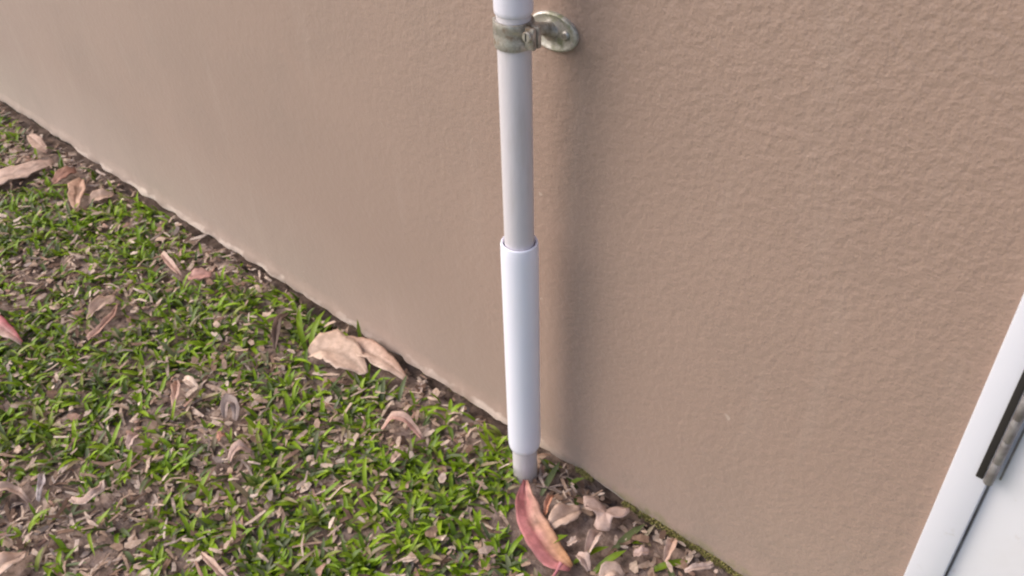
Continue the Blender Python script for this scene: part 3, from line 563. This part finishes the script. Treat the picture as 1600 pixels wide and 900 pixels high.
# ------------------------------------------------------------ leaf litter (uncountable bits)
FA = np.array(FOOT)
def clear_of_leaves(x, y, pad):
    return np.all(np.hypot(FA[:, 0] - x, FA[:, 1] - y) > FA[:, 2] + pad)
def soft_noise(x, y, s, o): return noise.noise((x * s, y * s, o))
def bareness(x, y):
    b_ = 0.0
    for bx, by, br_ in BARE:
        d = math.hypot((x - bx), (y - by)) / br_
        if d < 1.9: b_ = max(b_, min(1.0, 1.6 - d))
    return b_
PAL = np.array([(.56, .415, .325), (.66, .51, .41), (.44, .31, .235), (.76, .62, .52), (.28, .18, .13), (.56, .43, .36), (.36, .29, .26), (.15, .095, .07), (.62, .49, .42), (.46, .29, .225), (.10, .065, .05)])
PW = np.array([.17, .14, .16, .08, .12, .08, .07, .07, .04, .04, .03]); PW /= PW.sum()
V, F, K_ = [], [], []
def litter_bit(x, y, L, w, yaw, tilt, col, zoff):
    base = len(V); ca, sa = math.cos(yaw), math.sin(yaw); n = 4
    n = 3; curl = rng.uniform(-.3, .6) * L * .2; z0 = gz(x, y) + zoff; roll = rng.uniform(-.45, .45)
    th = .0008
    for i in range(n):
        s = i / (n - 1); t_ = (s - .5) * L
        ww = w * (.25 + .75 * math.sin(math.pi * (.12 + .70 * s))) * .5 * rng.uniform(.55, 1.3)
        dz = curl * (1 - (2 * s - 1) ** 2) + t_ * tilt
        bend = .10 * L * (2 * s - 1) ** 2 * math.sin(roll * 3)
        for k in (-1, 1):
            px, py = t_, k * ww + bend
            X_, Y_ = x + px * ca - py * sa, y + px * sa + py * ca
            z = z0 + dz + k * ww * roll
            V.append((X_, min(Y_, YW - .003), z)); K_.append(col * rng.uniform(.85, 1.12))
    for i in range(n):
        a = V[base + 2 * i]; b2 = V[base + 2 * i + 1]
        V.append((a[0], a[1], a[2] - th)); V.append((b2[0], b2[1], b2[2] - th)); K_.append(col); K_.append(col)
    for i in range(n - 1):
        a = base + 2 * i; q = a + 2 * n
        F.extend(((a, a + 2, a + 3, a + 1), (q, q + 1, q + 3, q + 2), (a, q, q + 2, a + 2), (a + 1, a + 3, q + 3, q + 1)))
    a = base; q = base + 2 * n; F.append((a, a + 1, q + 1, q)); a += 2 * n - 2; q += 2 * n - 2; F.append((a, q, q + 1, a + 1))
def scatter(n, x0, x1, y0, y1):
    return np.stack([rng.uniform(x0, x1, n), rng.uniform(y0, y1, n)], 1)
for x, y in scatter(33000, -1.9, .80, -.85, .043):
    if x > -1.8 and not clear_of_leaves(x, y, .012 if -.02 < x < .15 and y < -.005 else .003): continue
    bare = bareness(x, y)
    if rng.random() > .62 + .38 * bare: continue
    L = rng.choice([.006, .009, .014, .021, .032], p=[.24, .30, .25, .15, .06]) * rng.uniform(.8, 1.3)
    w = L * rng.uniform(.2, .65) if L < .02 else rng.uniform(.0025, .006)
    litter_bit(x, y, L, w, rng.uniform(0, 6.283), rng.uniform(-.3, .3), PAL[rng.choice(len(PAL), p=PW)], rng.uniform(.000, .006) if rng.random() < .78 else rng.uniform(.008, .018))
tag(from_py('leaf_litter', V, F, m_litter, None, False, K_), kind='stuff')

# ------------------------------------------------------------ grass (uncountable blades)
V, F, K_ = [], [], []
GP = np.array([(.255, .400, .012), (.190, .315, .012), (.310, .450, .025), (.110, .175, .020), (.150, .190, .080), (.200, .230, .120), (.070, .110, .020), (.310, .360, .070), (.360, .290, .180)])
GW = np.array([.25, .21, .13, .13, .09, .06, .06, .06, .07]); GW /= GW.sum()
def blade(x, y, z, yaw, el, L, w, droop, col, tw=0.0):
    base = len(V); n = 4 if L > .03 else 3
    px, py, pz = x, y, z; a = el
    for i in range(n + 1):
        s = i / n
        ww = w * .5 * (min(1.0, .55 + s * 1.6) * (1 - max(0, (s - .5) / .5) ** 2.4 * .94))
        yy = yaw + tw * s
        dx, dy = math.cos(yy) * math.cos(a), math.sin(yy) * math.cos(a)
        sx, sy = -math.sin(yy), math.cos(yy)
        fold = ww * .38
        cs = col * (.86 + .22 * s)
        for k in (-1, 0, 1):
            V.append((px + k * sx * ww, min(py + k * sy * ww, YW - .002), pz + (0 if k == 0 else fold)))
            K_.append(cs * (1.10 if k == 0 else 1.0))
        st = L / n
        px += dx * st; py += dy * st; pz += math.sin(a) * st
        a -= droop / n
    for i in range(n):
        for k in (0, 1):
            a0 = base + i * 3 + k; F.append((a0, a0 + 1, a0 + 4, a0 + 3))
def tuft(x, y):
    z = gz(x, y) - .002
    nb = rng.integers(2, 6); y0 = rng.uniform(0, 6.283)
    tone = GP[rng.choice(len(GP), p=GW)]
    for k in range(nb):
        col = (tone if rng.random() < .6 else GP[rng.choice(len(GP), p=GW)]) * rng.uniform(.8, 1.18)
        yaw = y0 + k * 2.4 + rng.uniform(-.6, .6)
        if y > .02 and math.sin(yaw) > 0: yaw = -yaw
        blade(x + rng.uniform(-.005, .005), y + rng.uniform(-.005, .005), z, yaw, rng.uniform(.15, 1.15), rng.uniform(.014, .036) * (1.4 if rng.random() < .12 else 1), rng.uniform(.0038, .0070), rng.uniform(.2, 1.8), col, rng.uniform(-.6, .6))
for x, y in scatter(29000, -1.9, .80, -.85, .038):
    bare = bareness(x, y)
    dens = .57 + .35 * soft_noise(x, y, 6, 1) + 1.1 * soft_noise(x, y, 34, 6)
    dens *= 1 - .80 * bare
    if y > 0: dens *= .55
    if rng.random() > dens: continue
    if x > -1.8 and not clear_of_leaves(x, y, .016 if x > 0 else .004): continue
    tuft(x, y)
g1 = np.array((.20, .30, .015)); g2 = np.array((.17, .21, .08)); g3 = np.array((.22, .33, .012))
for (x, y, tx, ty, L, w, el, dr, c) in [
        (.0348, -.0107, .0296, .0277, .050, .008, .5, .3, g2), (.1488, -.0174, .158, .030, .058, .0095, .35, .5, g2 * .9), (.125, -.060, .150, -.025, .048, .008, .7, .8, g3),
        (-.352, .030, -.365, .040, .050, .006, 1.35, .4, g1 * .7), (-.350, .028, -.335, .035, .030, .006, 1.1, .7, g1), (-.403, -.026, -.420, .020, .075, .0085, 1.25, 1.6, g3),
        (-.41, -.030, -.45, -.01, .06, .008, 1.1, 1.2, g3), (-.43, -.022, -.47, .01, .062, .009, 1.0, 1.0, g3), (-.425, -.035, -.40, .01, .055, .009, .9, .8, g1),
        (.085, -.075, .10, -.05, .042, .009, .8, 1.0, g3 * .8), (.150, -.055, .165, -.02, .05, .009, .7, .8, g1), (.20, -.01, .225, .02, .05, .009, .5, .8, g3 * .8), (.05, .02, .07, .038, .03, .007, .8, .6, g1 * .6)]:
    blade(x, y, gz(x, y), math.atan2(ty - y, tx - x), el, L, w, dr, c)
tag(from_py('grass', V, F, m_grass, None, True, K_), kind='stuff')

# ------------------------------------------------------------ moss along the foot of the wall, right of the pipe
V, F, K_ = [], [], []
for i in range(6500):
    x = rng.uniform(.02, .43) if i < 5800 else rng.uniform(-1.5, .02)
    if noise.noise((x * 16, 0, 8)) < -.08: continue
    s = rng.uniform(.0004, .0012); z = edge_z(x) + rng.uniform(-.005, .006); y = YW - rng.uniform(.0, .005) + (.002 if i >= 5800 else 0)
    c = np.array((.26, .25, .085)) * rng.uniform(.5, 1.3) if rng.random() < .75 else np.array((.26, .21, .10))
    base = len(V)
    for d in ((1, 0, 0), (-1, 0, 0), (0, 1, 0), (0, -1, 0), (0, 0, 1), (0, 0, -1)):
        V.append((x + d[0] * s * 1.4, min(y + d[1] * s, YW + .003), z + d[2] * s)); K_.append(c)
    for f in ((0, 2, 4), (2, 1, 4), (1, 3, 4), (3, 0, 4), (2, 0, 5), (1, 2, 5), (3, 1, 5), (0, 3, 5)): F.append(tuple(base + q for q in f))
tag(from_py('moss', V, F, m_moss, None, True, K_), kind='stuff')
